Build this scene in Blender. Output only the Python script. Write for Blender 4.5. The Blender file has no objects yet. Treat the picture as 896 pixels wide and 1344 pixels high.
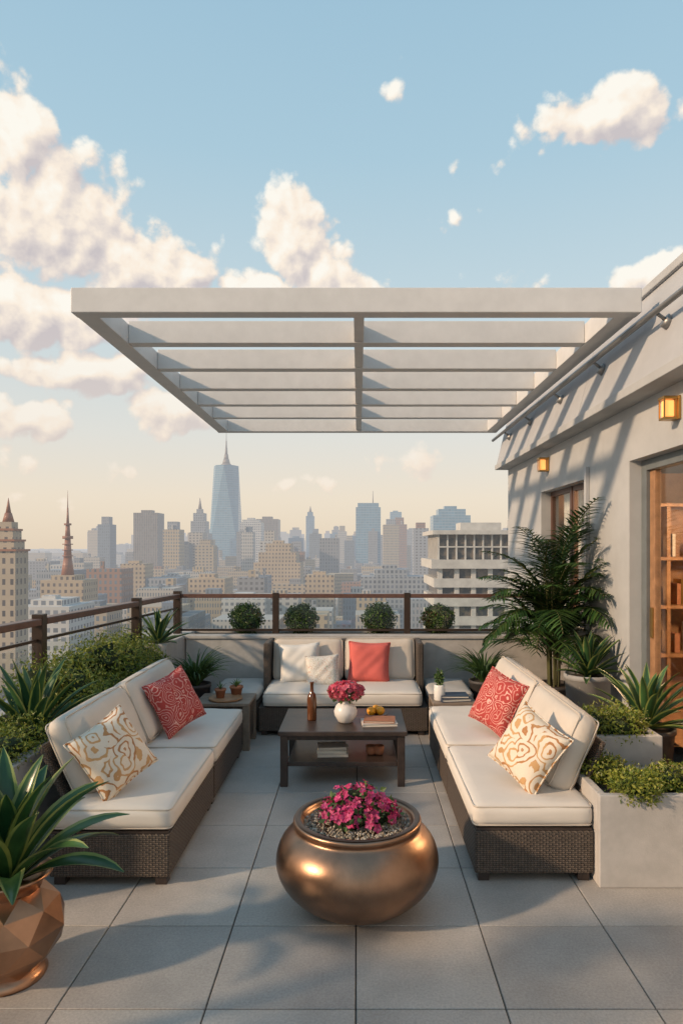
import bpy, bmesh, math, random
import numpy as np
from mathutils import Vector, Matrix, Quaternion
random.seed(7); rng=np.random.default_rng(7)
S=bpy.context.scene
R=math.radians

# ------------------------------------------------------------ materials
def nmat(name):
    m=bpy.data.materials.new(name); m.use_nodes=True
    nt=m.node_tree; b=nt.nodes['Principled BSDF']
    return m,nt,b
def mth(nt,op,a,b=None,c=None,clamp=False):
    n=nt.nodes.new('ShaderNodeMath'); n.operation=op; n.use_clamp=clamp
    for i,v in enumerate((a,b,c)):
        if v is None: continue
        if isinstance(v,(int,float)): n.inputs[i].default_value=v
        else: nt.links.new(v,n.inputs[i])
    return n.outputs[0]
def vmth(nt,op,a,b=None,scale=None):
    n=nt.nodes.new('ShaderNodeVectorMath'); n.operation=op
    for i,v in enumerate((a,b)):
        if v is None: continue
        if isinstance(v,(tuple,list)): n.inputs[i].default_value=v
        else: nt.links.new(v,n.inputs[i])
    if scale is not None: n.inputs['Scale'].default_value=scale
    return n.outputs['Value'] if op in('LENGTH','DOT_PRODUCT') else n.outputs[0]
def mixc(nt,f,a,b,bt='MIX'):
    n=nt.nodes.new('ShaderNodeMix'); n.data_type='RGBA'; n.blend_type=bt
    for s,v in ((0,f),(6,a),(7,b)):
        if isinstance(v,(int,float)): n.inputs[s].default_value=v
        elif isinstance(v,(tuple,list)): n.inputs[s].default_value=(*v[:3],1)
        else: nt.links.new(v,n.inputs[s])
    return n.outputs[2]
def noise(nt,vec,scale,detail=4,rough=.55):
    n=nt.nodes.new('ShaderNodeTexNoise'); n.inputs['Scale'].default_value=scale
    n.inputs['Detail'].default_value=detail; n.inputs['Roughness'].default_value=rough
    if vec is not None: nt.links.new(vec,n.inputs['Vector'])
    return n
def ramp(nt,f,stops,interp='LINEAR'):
    n=nt.nodes.new('ShaderNodeValToRGB'); cr=n.color_ramp; cr.interpolation=interp
    while len(cr.elements)<len(stops): cr.elements.new(.5)
    for e,(p,c) in zip(cr.elements,stops):
        e.position=p; e.color=(*c[:3],1) if not isinstance(c,(int,float)) else (c,c,c,1)
    nt.links.new(f,n.inputs[0]); return n.outputs[0]
def objco(nt):
    return nt.nodes.new('ShaderNodeTexCoord').outputs['Object']
def bump(nt,b,h,strength=.3,dist=.01):
    n=nt.nodes.new('ShaderNodeBump'); n.inputs['Strength'].default_value=strength
    n.inputs['Distance'].default_value=dist; nt.links.new(h,n.inputs['Height'])
    nt.links.new(n.outputs[0],b.inputs['Normal'])
def sc(c,k): return tuple(min(1,v*k) for v in c)
def pmat(name,col,rough=.6,metal=0,var=.12,scale=6,bmp=0,bscale=80,bdist=.003,col2=None,stain=0,rvar=0,spec=None):
    m,nt,b=nmat(name); o=objco(nt)
    n=noise(nt,o,scale,5,.6)
    f=ramp(nt,n.outputs[0],[(.3,0),(.7,1)])
    c=mixc(nt,f,sc(col,1-var),col2 if col2 else sc(col,1+var))
    if stain:
        n2=noise(nt,o,1.3,5,.65); f2=ramp(nt,n2.outputs[0],[(.4,0),(.75,stain)])
        c=mixc(nt,f2,c,sc(col,.55))
    nt.links.new(c,b.inputs['Base Color'])
    b.inputs['Roughness'].default_value=rough; b.inputs['Metallic'].default_value=metal
    if spec is not None: b.inputs['Specular IOR Level'].default_value=spec
    if rvar:
        nt.links.new(mth(nt,'MULTIPLY_ADD',n.outputs[0],rvar*2,rough-rvar),b.inputs['Roughness'])
    if bmp:
        nb=noise(nt,o,bscale,3,.6); bump(nt,b,nb.outputs[0],bmp,bdist)
    return m
def emis(name,col,st):
    m,nt,b=nmat(name); b.inputs['Base Color'].default_value=(*col,1)
    b.inputs['Emission Color'].default_value=(*col,1); b.inputs['Emission Strength'].default_value=st; return m
def leafmat(name,c1,c2,c3,rough=.45,trans=.25):
    m,nt,b=nmat(name)
    g=nt.nodes.new('ShaderNodeNewGeometry')
    c=ramp(nt,g.outputs['Random Per Island'],[(0,c1),(.5,c2),(1,c3)])
    n=noise(nt,objco(nt),5,2); f=ramp(nt,n.outputs[0],[(.35,.7),(.65,1.15)])
    c=mixc(nt,1.0,c,f,'MULTIPLY')
    nt.links.new(c,b.inputs['Base Color']); b.inputs['Roughness'].default_value=rough
    t=nt.nodes.new('ShaderNodeBsdfTranslucent'); nt.links.new(c,t.inputs[0])
    mx=nt.nodes.new('ShaderNodeMixShader'); mx.inputs[0].default_value=trans
    nt.links.new(b.outputs[0],mx.inputs[1]); nt.links.new(t.outputs[0],mx.inputs[2])
    nt.links.new(mx.outputs[0],nt.nodes['Material Output'].inputs[0]); return m

# ------------------------------------------------------------ mesh builder
class B:
    def __init__(s): s.bm=bmesh.new()
    def _new(s,verts,mat,smooth=False):
        fs=set()
        for v in verts:
            for f in v.link_faces: fs.add(f)
        for f in fs: f.material_index=mat; f.smooth=smooth
        return fs
    def box(s,x0,x1,y0,y1,z0,z1,mat=0,bev=0,M=None,seg=2):
        mt=Matrix.Translation(((x0+x1)/2,(y0+y1)/2,(z0+z1)/2))@Matrix.Diagonal((abs(x1-x0),abs(y1-y0),abs(z1-z0),1))
        r=bmesh.ops.create_cube(s.bm,size=1,matrix=mt); vs=r['verts']
        if M is not None: bmesh.ops.transform(s.bm,matrix=M,verts=vs)
        s._new(vs,mat)
        if bev:
            es=set(e for v in vs for e in v.link_edges)
            r2=bmesh.ops.bevel(s.bm,geom=list(es),offset=bev,segments=seg,affect='EDGES',profile=.5)
            for f in r2['faces']: f.material_index=mat
    def beam(s,p0,p1,w,h,mat=0,bev=0):
        p0=Vector(p0);p1=Vector(p1);d=p1-p0
        q=d.to_track_quat('Y','Z')
        M=Matrix.Translation((p0+p1)/2)@q.to_matrix().to_4x4()
        s.box(-w/2,w/2,-d.length/2,d.length/2,-h/2,h/2,mat,bev,M)
    def cyl(s,p0,p1,r0,r1=None,seg=16,mat=0,smooth=True,caps=True):
        r1=r0 if r1 is None else r1
        p0=Vector(p0);p1=Vector(p1);d=p1-p0
        M=Matrix.Translation((p0+p1)/2)@d.to_track_quat('Z','Y').to_matrix().to_4x4()
        r=bmesh.ops.create_cone(s.bm,cap_ends=caps,segments=seg,radius1=r0,radius2=max(r1,1e-5),depth=d.length,matrix=M)
        for f in s._new(r['verts'],mat,smooth):
            if len(f.verts)>4: f.smooth=False
    def lathe(s,prof,c=(0,0,0),seg=48,mat=0,smooth=True,sx=1,sy=1):
        rings=[]
        for r,z in prof:
            if r<1e-6: rings.append([s.bm.verts.new((c[0],c[1],c[2]+z))])
            else: rings.append([s.bm.verts.new((c[0]+sx*r*math.cos(2*math.pi*i/seg),c[1]+sy*r*math.sin(2*math.pi*i/seg),c[2]+z)) for i in range(seg)])
        for a,b in zip(rings,rings[1:]):
            for i in range(seg):
                j=(i+1)%seg
                if len(a)==1 and len(b)==1: continue
                if len(a)==1: f=s.bm.faces.new((a[0],b[j],b[i]))
                elif len(b)==1: f=s.bm.faces.new((a[i],a[j],b[0]))
                else: f=s.bm.faces.new((a[i],a[j],b[j],b[i]))
                f.material_index=mat; f.smooth=smooth
    def sphere(s,c,r,mat=0,seg=16,scale=(1,1,1)):
        M=Matrix.Translation(c)@Matrix.Diagonal((*scale,1))
        q=bmesh.ops.create_uvsphere(s.bm,u_segments=seg,v_segments=max(6,seg//2+2),radius=r,matrix=M)
        s._new(q['verts'],mat,True)
    def tube(s,path,r,closed=False,mat=0,seg=6):
        n=len(path); rings=[]
        P=[Vector(p) for p in path]
        for i,p in enumerate(P):
            a=P[(i-1)%n] if (closed or i>0) else P[i]; b=P[(i+1)%n] if (closed or i<n-1) else P[i]
            t=(b-a).normalized()
            up=Vector((0,0,1)) if abs(t.z)<.95 else Vector((1,0,0))
            u=t.cross(up).normalized(); w=u.cross(t)
            rings.append([s.bm.verts.new(p+u*r*math.cos(2*math.pi*k/seg)+w*r*math.sin(2*math.pi*k/seg)) for k in range(seg)])
        for i in range(n if closed else n-1):
            a=rings[i];b=rings[(i+1)%n]
            for k in range(seg):
                f=s.bm.faces.new((a[k],a[(k+1)%seg],b[(k+1)%seg],b[k])); f.material_index=mat; f.smooth=True
    def soft(s,c,size,M=None,r=.035,puff=.02,mat=0,pipe=None,N=14,wr=.004,seed=0):
        hx,hy,hz=[v/2 for v in size]; r=min(r,hz*.98,hx*.98,hy*.98)
        T=Matrix.Translation(c)@(M if M is not None else Matrix())
        rr=random.Random(seed); ph=[rr.uniform(0,6) for _ in range(6)]
        cache={}
        def put(p):
            k=tuple(round(v,5) for v in p)
            if k in cache: return cache[k]
            q=Vector((p[0]*hx,p[1]*hy,p[2]*hz))
            i=Vector((max(-hx+r,min(hx-r,q.x)),max(-hy+r,min(hy-r,q.y)),max(-hz+r,min(hz-r,q.z))))
            d=q-i
            o=i+d.normalized()*r if d.length>1e-9 else q
            w=(1-p[0]**2)*(1-p[1]**2)
            o.z+=math.copysign(1,p[2])*puff*w**.6*(abs(p[2])>.2)*min(1,abs(p[2]))
            o.z+=wr*(math.sin(o.x*23+ph[0]+3*math.sin(o.y*7+ph[1]))+math.sin(o.y*19+ph[2]+2*math.sin(o.x*9+ph[3])))*.5*(p[2]>0)
            sdx=1+.02*(1-p[1]**2)*(1-p[2]**2); o.x*=sdx; o.y*=1+.02*(1-p[0]**2)*(1-p[2]**2)
            v=s.bm.verts.new(T@o); cache[k]=v; return v
        g=[math.sin((-1+2*i/N)*math.pi/2) for i in range(N+1)]
        for ax in range(3):
            for sg in (-1,1):
                for i in range(N):
                    for j in range(N):
                        qs=[]
                        for (a,b) in ((i,j),(i+1,j),(i+1,j+1),(i,j+1)):
                            p=[0,0,0]; p[ax]=sg; p[(ax+1)%3]=g[a]; p[(ax+2)%3]=g[b]; qs.append(put(p))
                        if sg<0: qs.reverse()
                        f=s.bm.faces.new(qs); f.material_index=mat; f.smooth=True
        if pipe is not None:
            for zz in (-1,1):
                path=[]; rc=.03; k=r*.3
                for cx,cy,a0 in ((1,1,0),(-1,1,90),(-1,-1,180),(1,-1,270)):
                    for a in (0,30,60,90):
                        an=R(a0+a)
                        path.append(T@Vector((cx*(hx-rc-k*.6)+rc*math.cos(an),cy*(hy-rc-k*.6)+rc*math.sin(an),zz*(hz-k))))
                s.tube(path,.0045,True,pipe)
    def blade(s,base,az,L,W,el,droop,fold=.25,mat=0,mmat=None,seg=8,shape='agave',twist=0):
        p=Vector(base); e=el; rows=[]
        ca,sa=math.cos(az),math.sin(az)
        side=Vector((-sa,ca,0))
        for i in range(seg+1):
            t=i/seg
            if shape=='agave': w=W*(.55+.9*t-.35*t*t)*(1-t**3.2)
            elif shape=='broad': w=W*math.sin(math.pi*min(1,t*.93+.06))**.8
            else: w=W*(1-t**2)*(.6+.4*min(1,t*4))
            w=max(w,.0008)
            d=Vector((ca*math.cos(e),sa*math.cos(e),math.sin(e)))
            nrm=side.cross(d)*-1
            tw=side*math.cos(twist*t)+nrm*math.sin(twist*t)
            up=nrm*fold*w
            if mmat is not None: offs=(-1,-.72,0,.72,1)
            else: offs=(-1,0,1)
            rows.append([s.bm.verts.new(p+tw*w*.5*o+(up*abs(o))) for o in offs])
            p=p+d*(L/seg); e-=droop/seg*(.4+1.2*t)
        for a,b in zip(rows,rows[1:]):
            k=len(a)
            for j in range(k-1):
                f=s.bm.faces.new((a[j],a[j+1],b[j+1],b[j])); f.smooth=True
                f.material_index=(mmat if (mmat is not None and j in (0,k-2)) else mat)
    def obj(s,name,mats,parent=None,recalc=True):
        if recalc: bmesh.ops.recalc_face_normals(s.bm,faces=s.bm.faces)
        me=bpy.data.meshes.new(name); s.bm.to_mesh(me); s.bm.free()
        for m in mats: me.materials.append(m)
        o=bpy.data.objects.new(name,me); S.collection.objects.link(o)
        if parent: o.parent=parent
        return o
def empty(name):
    o=bpy.data.objects.new(name,None); S.collection.objects.link(o); o.empty_display_size=.1; return o

def leaves_mesh(pts,nrm,size,aspect=.5,jit=.5,fold=.25):
    n=len(pts)
    d=nrm+rng.normal(0,jit,(n,3)); d/=np.linalg.norm(d,axis=1)[:,None]
    t=np.cross(d,rng.normal(0,1,(n,3))); t/=np.linalg.norm(t,axis=1)[:,None]
    u=np.cross(t,d)
    s=(size*rng.uniform(.6,1.25,n))[:,None]
    L=d*.55+t*.85; L/=np.linalg.norm(L,axis=1)[:,None]
    N=np.cross(L,u)
    a=pts; tip=pts+L*s; mid=pts+L*s*.45
    l=mid+u*s*aspect*.5+N*s*fold*.4; r=mid-u*s*aspect*.5+N*s*fold*.4
    V=np.stack([a,l,tip,r],1).reshape(-1,3)
    i=np.arange(n)*4
    F=np.concatenate([np.stack([i,i+1,i+2],1),np.stack([i,i+2,i+3],1)])
    return V,F
def arr_obj(name,parts,mats,parent=None,smooth=False):
    Vs=[];Fs=[];Ms=[];o=0
    for V,F,m in parts:
        V=np.asarray(V);F=np.asarray(F)
        Vs.append(V);Fs.append(F+o);Ms.append(np.full(len(F),m));o+=len(V)
    V=np.concatenate(Vs);
    me=bpy.data.meshes.new(name)
    faces=[f.tolist() for f in Fs]; faces=[x for y in faces for x in y]
    me.from_pydata(V.tolist(),[],faces)
    me.polygons.foreach_set('material_index',np.concatenate(Ms).astype(np.int32))
    for m in mats: me.materials.append(m)
    ob=bpy.data.objects.new(name,me); S.collection.objects.link(ob)
    if parent: ob.parent=parent
    return ob
def lump_pts(lumps,n,rmin=.6,rmax=1.05,zmin=None):
    w=np.array([l[3]*l[4]+l[3]*l[5]+l[4]*l[5] for l in lumps]); w/=w.sum()
    idx=rng.choice(len(lumps),n,p=w)
    Lm=np.array(lumps)[idx]
    d=rng.normal(0,1,(n,3)); d/=np.linalg.norm(d,axis=1)[:,None]
    bumpy=1+.12*np.sin(d[:,0]*7+Lm[:,0]*9)*np.cos(d[:,1]*6+d[:,2]*5)
    r=rng.uniform(rmin,rmax,n)*bumpy
    p=Lm[:,:3]+d*Lm[:,3:6]*r[:,None]
    nn=d/Lm[:,3:6]; nn/=np.linalg.norm(nn,axis=1)[:,None]
    if zmin is not None:
        k=p[:,2]>zmin; p=p[k]; nn=nn[k]
    return p,nn
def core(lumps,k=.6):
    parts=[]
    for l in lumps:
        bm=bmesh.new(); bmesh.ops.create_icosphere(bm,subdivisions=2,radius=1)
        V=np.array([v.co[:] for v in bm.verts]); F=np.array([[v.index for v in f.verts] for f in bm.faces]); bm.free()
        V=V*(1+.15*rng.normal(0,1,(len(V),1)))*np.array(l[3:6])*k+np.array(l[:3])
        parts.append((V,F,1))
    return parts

# ------------------------------------------------------------ common mats
M_conc=pmat('concrete_light',(.48,.46,.44),.85,var=.12,scale=9,bmp=.4,bscale=120,stain=.4)
M_render=pmat('wall_render',(.43,.44,.45),.85,var=.05,scale=5,bmp=.25,bscale=160,stain=.28)
M_fascia=pmat('fascia_panel',(.42,.43,.45),.6,var=.05,scale=4,bmp=.12,bscale=120,stain=.2)
M_perg=pmat('pergola_paint',(.64,.64,.64),.5,var=.05,scale=7,bmp=.12,bscale=90,stain=.2)
M_soil=pmat('soil',(.05,.035,.025),.95,var=.4,scale=60,bmp=.8,bscale=90,bdist=.01)
M_rail=pmat('rail_dark_metal',(.045,.028,.02),.4,metal=.3,var=.2)
M_railtop=pmat('rail_top_brown',(.12,.06,.045),.4,var=.2,scale=20)
M_dwood=pmat('dark_wood',(.045,.032,.027),.36,var=.3,scale=14,bmp=.15,bscale=60)
M_wood=pmat('warm_wood',(.34,.18,.09),.5,var=.25,scale=12,bmp=.1)
M_cush=pmat('cushion_fabric',(.67,.62,.56),.9,var=.04,scale=4,bmp=.35,bscale=450,bdist=.0015)
M_cushb=pmat('cushion_back_fabric',(.60,.54,.47),.9,var=.05,scale=4,bmp=.35,bscale=450,bdist=.0015)
M_pipe=pmat('cushion_piping',(.56,.50,.43),.9,var=.05)
M_greyc=pmat('grey_cushion',(.48,.46,.43),.9,var=.05,bmp=.35,bscale=450,bdist=.0015)
M_white=pmat('white_ceramic',(.75,.73,.70),.3,var=.03)
M_book=pmat('book_cover_blue',(.03,.05,.09),.5,var=.1)
M_book2=pmat('book_cover_pale',(.6,.55,.5),.6,var=.1)
M_page=pmat('book_pages',(.7,.66,.58),.9,var=.05,scale=100)
M_terra=pmat('terracotta',(.36,.15,.08),.8,var=.15,scale=15,bmp=.1)
M_orange=pmat('orange_peel',(.85,.36,.02),.4,var=.1,scale=20,bmp=.3,bscale=300,bdist=.001)
M_amber,_nt,_b=nmat('amber_glass'); _b.inputs['Base Color'].default_value=(.12,.04,.012,1); _b.inputs['Roughness'].default_value=.12; _b.inputs['Coat Weight'].default_value=.5
M_dpot=pmat('dark_pot',(.06,.055,.055),.55,var=.2,bmp=.1)
M_gpot=pmat('grey_pot',(.33,.33,.33),.7,var=.12,bmp=.2)
M_bronze=pmat('bronze_bowl',(.32,.20,.135),.36,metal=1,var=.3,scale=3,bmp=.14,bscale=14,bdist=.005,rvar=.10)
M_copper=pmat('copper_pot',(.42,.24,.15),.33,metal=1,var=.22,scale=5,bmp=.05,bscale=40,rvar=.08)
M_brass=pmat('brass',(.45,.28,.10),.35,metal=1,var=.1)
M_bush=leafmat('bush_leaf',(.09,.14,.02),(.19,.24,.03),(.34,.34,.06))
M_box=leafmat('boxwood_leaf',(.03,.07,.015),(.06,.12,.025),(.11,.18,.04))
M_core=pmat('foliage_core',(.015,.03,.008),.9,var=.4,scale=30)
M_agave=leafmat('agave_leaf',(.02,.07,.03),(.035,.10,.035),(.06,.14,.05),.35,.12)
M_marg=leafmat('agave_margin',(.18,.24,.06),(.24,.29,.08),(.28,.31,.11),.4,.12)
M_broad=leafmat('broad_leaf',(.018,.065,.022),(.035,.10,.033),(.07,.15,.045),.28,.15)
M_palm=leafmat('palm_leaf',(.02,.055,.018),(.04,.10,.025),(.09,.16,.04),.4,.25)
M_fern=leafmat('fern_leaf',(.04,.09,.03),(.07,.14,.04),(.12,.2,.06),.5,.25)
M_stem=pmat('stem',(.09,.09,.03),.7,var=.3)
M_pink=leafmat('pink_petal',(.55,.03,.14),(.75,.06,.25),(.85,.16,.36),.5,.3)
M_pinkl=leafmat('light_petal',(.65,.06,.12),(.8,.12,.2),(.85,.25,.32),.5,.3)

# tiles
M_tile,nt,b=nmat('floor_tile')
g=nt.nodes.new('ShaderNodeNewGeometry'); o=objco(nt)
base=ramp(nt,g.outputs['Random Per Island'],[(0,(.385,.355,.33)),(.5,(.435,.405,.37)),(1,(.48,.445,.41))])
n1=noise(nt,o,90,4,.7); sp=ramp(nt,n1.outputs[0],[(.3,.78),(.7,1.15)])
n2=noise(nt,o,2.2,5,.65); st=ramp(nt,n2.outputs[0],[(.3,.78),(.7,1.08)])
c=mixc(nt,1.0,base,sp,'MULTIPLY'); c=mixc(nt,1.0,c,st,'MULTIPLY')
nt.links.new(c,b.inputs['Base Color'])
nt.links.new(mth(nt,'MULTIPLY_ADD',n2.outputs[0],.35,.34),b.inputs['Roughness'])
bump(nt,b,n1.outputs[0],.25,.002)

# wicker
M_wick,nt,b=nmat('wicker')
sx=nt.nodes.new('ShaderNodeSeparateXYZ'); nt.links.new(objco(nt),sx.inputs[0])
u=mth(nt,'ADD',sx.outputs[0],sx.outputs[1]); v=sx.outputs[2]
a,bb=.017,.011
fu=mth(nt,'FLOOR',mth(nt,'DIVIDE',u,a)); fv=mth(nt,'FLOOR',mth(nt,'DIVIDE',v,bb))
par=mth(nt,'MODULO',mth(nt,'ABSOLUTE',mth(nt,'ADD',fu,fv)),2)
su=mth(nt,'ABSOLUTE',mth(nt,'SINE',mth(nt,'MULTIPLY',u,math.pi/a)))
sv=mth(nt,'ABSOLUTE',mth(nt,'SINE',mth(nt,'MULTIPLY',v,math.pi/bb)))
h=mth(nt,'ADD',mth(nt,'MULTIPLY',par,mth(nt,'MULTIPLY',sv,.8)),mth(nt,'MULTIPLY',mth(nt,'SUBTRACT',1,par),mth(nt,'MULTIPLY',su,mth(nt,'POWER',sv,.3))))
nz=noise(nt,objco(nt),40,3)
c=mixc(nt,h,(.02,.014,.011),(.15,.115,.09)); c=mixc(nt,1.0,c,ramp(nt,nz.outputs[0],[(.3,.7),(.7,1.2)]),'MULTIPLY')
nt.links.new(c,b.inputs['Base Color']); b.inputs['Roughness'].default_value=.6
bump(nt,b,h,.8,.006)

def pattern_mat(name,bg,ink,ink2,scale,freq,thr):
    m,nt,b=nmat(name); o=objco(nt)
    nz=noise(nt,o,7,3,.5)
    wv=vmth(nt,'ADD',o,vmth(nt,'SCALE',nz.outputs[1],scale=.10))
    vo=nt.nodes.new('ShaderNodeTexVoronoi'); vo.inputs['Scale'].default_value=scale; nt.links.new(wv,vo.inputs['Vector'])
    s=mth(nt,'SINE',mth(nt,'MULTIPLY',vo.outputs['Distance'],freq))
    f=ramp(nt,s,[(thr,0),(thr+.06,1)])
    col=ramp(nt,vo.outputs['Color'],[(.35,ink),(.6,ink2)])
    cc=mixc(nt,f,bg,col)
    n3=noise(nt,o,400,2); cc=mixc(nt,1.0,cc,ramp(nt,n3.outputs[0],[(.3,.9),(.7,1.08)]),'MULTIPLY')
    nt.links.new(cc,b.inputs['Base Color']); b.inputs['Roughness'].default_value=.9
    bump(nt,b,n3.outputs[0],.3,.001); return m
M_pr=pattern_mat('red_paisley_fabric',(.42,.05,.045),(.72,.42,.36),(.62,.28,.24),11,34,.55)
M_pg=pattern_mat('gold_swirl_fabric',(.72,.64,.53),(.42,.20,.08),(.55,.33,.15),8,26,.48)
M_pf=pattern_mat('floral_fabric',(.68,.65,.60),(.42,.45,.36),(.60,.42,.33),22,16,.78)
M_pw=pmat('white_pillow_fabric',(.74,.71,.66),.9,var=.03,bmp=.3,bscale=400,bdist=.001)
M_pc=pmat('coral_pillow_fabric',(.62,.13,.11),.9,var=.06,bmp=.3,bscale=400,bdist=.001)

# thin glass: mostly see-through, more mirror-like towards grazing
M_glass,nt,b=nmat('clear_glass')
tr=nt.nodes.new('ShaderNodeBsdfTransparent'); tr.inputs[0].default_value=(.95,.97,.97,1)
gl=nt.nodes.new('ShaderNodeBsdfGlossy'); gl.inputs['Roughness'].default_value=.02
fr=nt.nodes.new('ShaderNodeLayerWeight'); fr.inputs[0].default_value=.5
fc=mth(nt,'MULTIPLY_ADD',mth(nt,'POWER',fr.outputs['Facing'],4),.5,.03)
mx=nt.nodes.new('ShaderNodeMixShader'); nt.links.new(fc,mx.inputs[0]); nt.links.new(tr.outputs[0],mx.inputs[1]); nt.links.new(gl.outputs[0],mx.inputs[2])
nt.links.new(mx.outputs[0],nt.nodes['Material Output'].inputs[0])

# ------------------------------------------------------------ terrace floor
T=.585; q=B()
for i in range(-5,5):
    for j in range(-8,8):
        x0=-.01+i*T; y0=3.245+j*T
        if x0>2.45 or y0>7.5: continue
        q.box(x0+.003,x0+T-.003,y0+.003,y0+T-.003,-.04,0,0,.0025,seg=1)
q.box(-2.95,2.6,-1.6,8.0,-.08,-.012,1)
q.obj('terrace_floor',[M_tile,pmat('grout',(.10,.09,.08),.9)])
M_facade_self=pmat('lower_facade',(.4,.38,.35),.8)
q=B(); q.box(-3.0,2.7,-2,8.1,-70,-.09,0); q.box(2.71,12,-2,10.5,-70,-.09,0)
q.obj('apartment_block',[M_facade_self])

q=B()
q.box(-1.88,2.29,7.45,7.58,-.01,.80,0,.006); q.box(-1.88,2.29,7.95,8.08,-.01,.80,0,.006)
q.box(-1.88,2.29,7.58,7.95,-.01,.70,1)
q.box(-1.89,2.29,7.43,7.60,.80,.835,0,.006); q.box(-1.89,2.29,7.93,8.10,.80,.835,0,.006)
q.box(-2.45,-1.892,6.75,8.10,-.01,.835,0,.008)
for xx in (-.9,.5): q.box(xx,xx+.006,7.446,7.452,.02,.8,1)
q.obj('parapet_wall',[M_conc,M_soil])
q=B()
q.box(-1.97,-1.88,3.3,6.74,-.01,.60,0,.008); q.box(-2.62,-2.53,3.3,6.74,-.01,.60,0,.008); q.box(-2.53,-1.97,3.3,3.38,-.01,.60,0,.008)
q.box(-2.53,-1.97,3.38,6.74,-.01,.55,1)
q.obj('added_planter',[M_conc,M_soil])
q=B(); q.box(-2.75,-2.45,-1.6,3.29,-.01,.22,0,.008); q.obj('terrace_kerb',[M_conc])

# railing
q=B()
def rx(y): return -2.02-(7.6-y)*.12
for x in (-.92,.545,2.0):
    q.box(x-.035,x+.035,7.60,7.66,.70,1.29,0,.004)
for y in (7.63,6.6,5.0,3.35,1.7):
    x=rx(y); z0=.5 if y>3.3 else .2
    q.box(x-.04,x+.04,y-.04,y+.04,z0,1.31,0,.004)
q.beam((-2.02,7.63,1.255),(2.3,7.63,1.255),.05,.045,1,.006)
q.beam((-2.02,7.63,.875),(2.3,7.63,.875),.03,.025,0)
ys=[7.63,6.6,5.0,3.35,1.7,-1.5]
for y0,y1 in zip(ys,ys[1:]):
    q.beam((rx(y0),y0-.045,1.255),(rx(y1),y1+.045,1.255),.085,.05,1,.006)
    q.beam((rx(y0),y0-.045,1.12),(rx(y1),y1+.045,1.12),.022,.022,0)
    q.beam((rx(y0),y0-.05,.95),(rx(y1),y1+.05,.95),.008,.28,2)
q.beam((-1.97,7.63,1.06),(1.96,7.63,1.06),.008,.33,2)
q.obj('railing',[M_rail,M_railtop,M_glass])

# ------------------------------------------------------------ pergola
q=B(); x0,x1=-2.13,2.10
q.box(x0,x1,5.06,5.19,3.54,3.725,0,.006)
q.box(x0,x1,10.28,10.42,3.54,3.72,0,.006)
q.box(x0,x0+.16,5.192,10.278,3.545,3.715,0,.005)
q.box(x1-.16,x1,5.192,10.278,3.545,3.715,0,.005)
for i in range(1,6):
    y=5.05+.845*i
    q.box(x0+.162,x1-.162,y-.04,y+.085,3.55,3.74,0,.004)
for i in range(6):
    ya=5.192 if i==0 else 5.05+.845*i+.087
    yb=10.278 if i==5 else 5.05+.845*(i+1)-.042
    q.box(-.035,.045,ya,yb,3.56,3.70,0,.003)
q.obj('pergola',[M_perg])

# ------------------------------------------------------------ penthouse
house=empty('penthouse_building')
q=B(); X0,X1=2.30,2.52
q.box(X0,X1,-2,3.2,-.01,3.0,0)
q.box(X0,X1,3.2,5.8,2.53,3.0,0)
q.box(X0,X1,5.8,6.9,-.01,3.0,0)
q.box(X0,X1,6.9,8.6,2.49,3.0,0); q.box(X0,X1,6.9,8.6,-.01,.95,0)
q.box(X0,X1,8.6,10.3,-.01,3.0,0)
q.box(X0,7,10.302,10.5,-.01,3.0,0); q.box(7,7.2,-2,10.5,-.01,3.0,0)
q.box(X0-.02,X0+.06,6.86,8.64,.90,.945,1,.004)
q.box(2.262,2.298,6.80,6.86,.95,2.60,1,.003)
q.obj('walls',[M_render,M_fascia],house)
q=B()
ys=[-2,1.2,3.9,6.6,8.6,10.5]
for a,bq in zip(ys,ys[1:]):
    vs=[(2.12,3.06),(2.30,3.80),(2.9,3.80),(2.9,3.06)]
    bmv=[q.bm.verts.new((x,a+.004,z)) for x,z in vs]+[q.bm.verts.new((x,bq-.004,z)) for x,z in vs]
    for f in ((0,1,2,3),(7,6,5,4),(0,4,5,1),(1,5,6,2),(2,6,7,3),(3,7,4,0)): q.bm.faces.new([bmv[k] for k in f])
q.box(2.10,2.95,-2,10.52,2.985,3.058,1,.006)
q.box(2.27,3.0,-2,10.52,3.802,3.87,1,.008)
q.box(2.9,7.2,-2,10.5,3.06,3.75,0)
q.obj('roof_fascia',[M_fascia,M_render],house)
q=B()
q.cyl((2.105,-2,3.47),(2.105,10.7,3.47),.022,seg=12)
for y in (2.2,3.6,4.85,6.15,7.4,8.7,9.9):
    q.cyl((2.105,y,3.47),(2.20,y,3.40),.014,seg=8); q.cyl((2.17,y,3.415),(2.215,y,3.385),.05,seg=14)
q.obj('gutter_pipe',[pmat('pipe_metal',(.25,.25,.25),.4,metal=.6)],house)
q=B()
for (a,bq) in ((6.90,7.73),(7.77,8.60)):
    q.box(2.42,2.47,a,a+.06,.95,2.49,0,.003); q.box(2.42,2.47,bq-.06,bq,.95,2.49,0,.003)
    q.box(2.42,2.47,a+.06,bq-.06,.95,1.01,0,.003); q.box(2.42,2.47,a+.06,bq-.06,2.43,2.49,0,.003)
    q.box(2.44,2.448,a+.06,bq-.06,1.01,2.43,1)
q.box(2.41,2.48,7.73,7.77,.95,2.49,0)
q.obj('window',[pmat('window_frame_brown',(.10,.05,.035),.45),M_glass],house)
q=B()
for k in range(16): q.cyl((2.60+.02*(k%2),7.80+k*.052,.2),(2.60+.02*(k%2),7.80+k*.052,2.6),.032,seg=8)
q.obj('curtain',[M_cush],house)
q=B()
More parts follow.
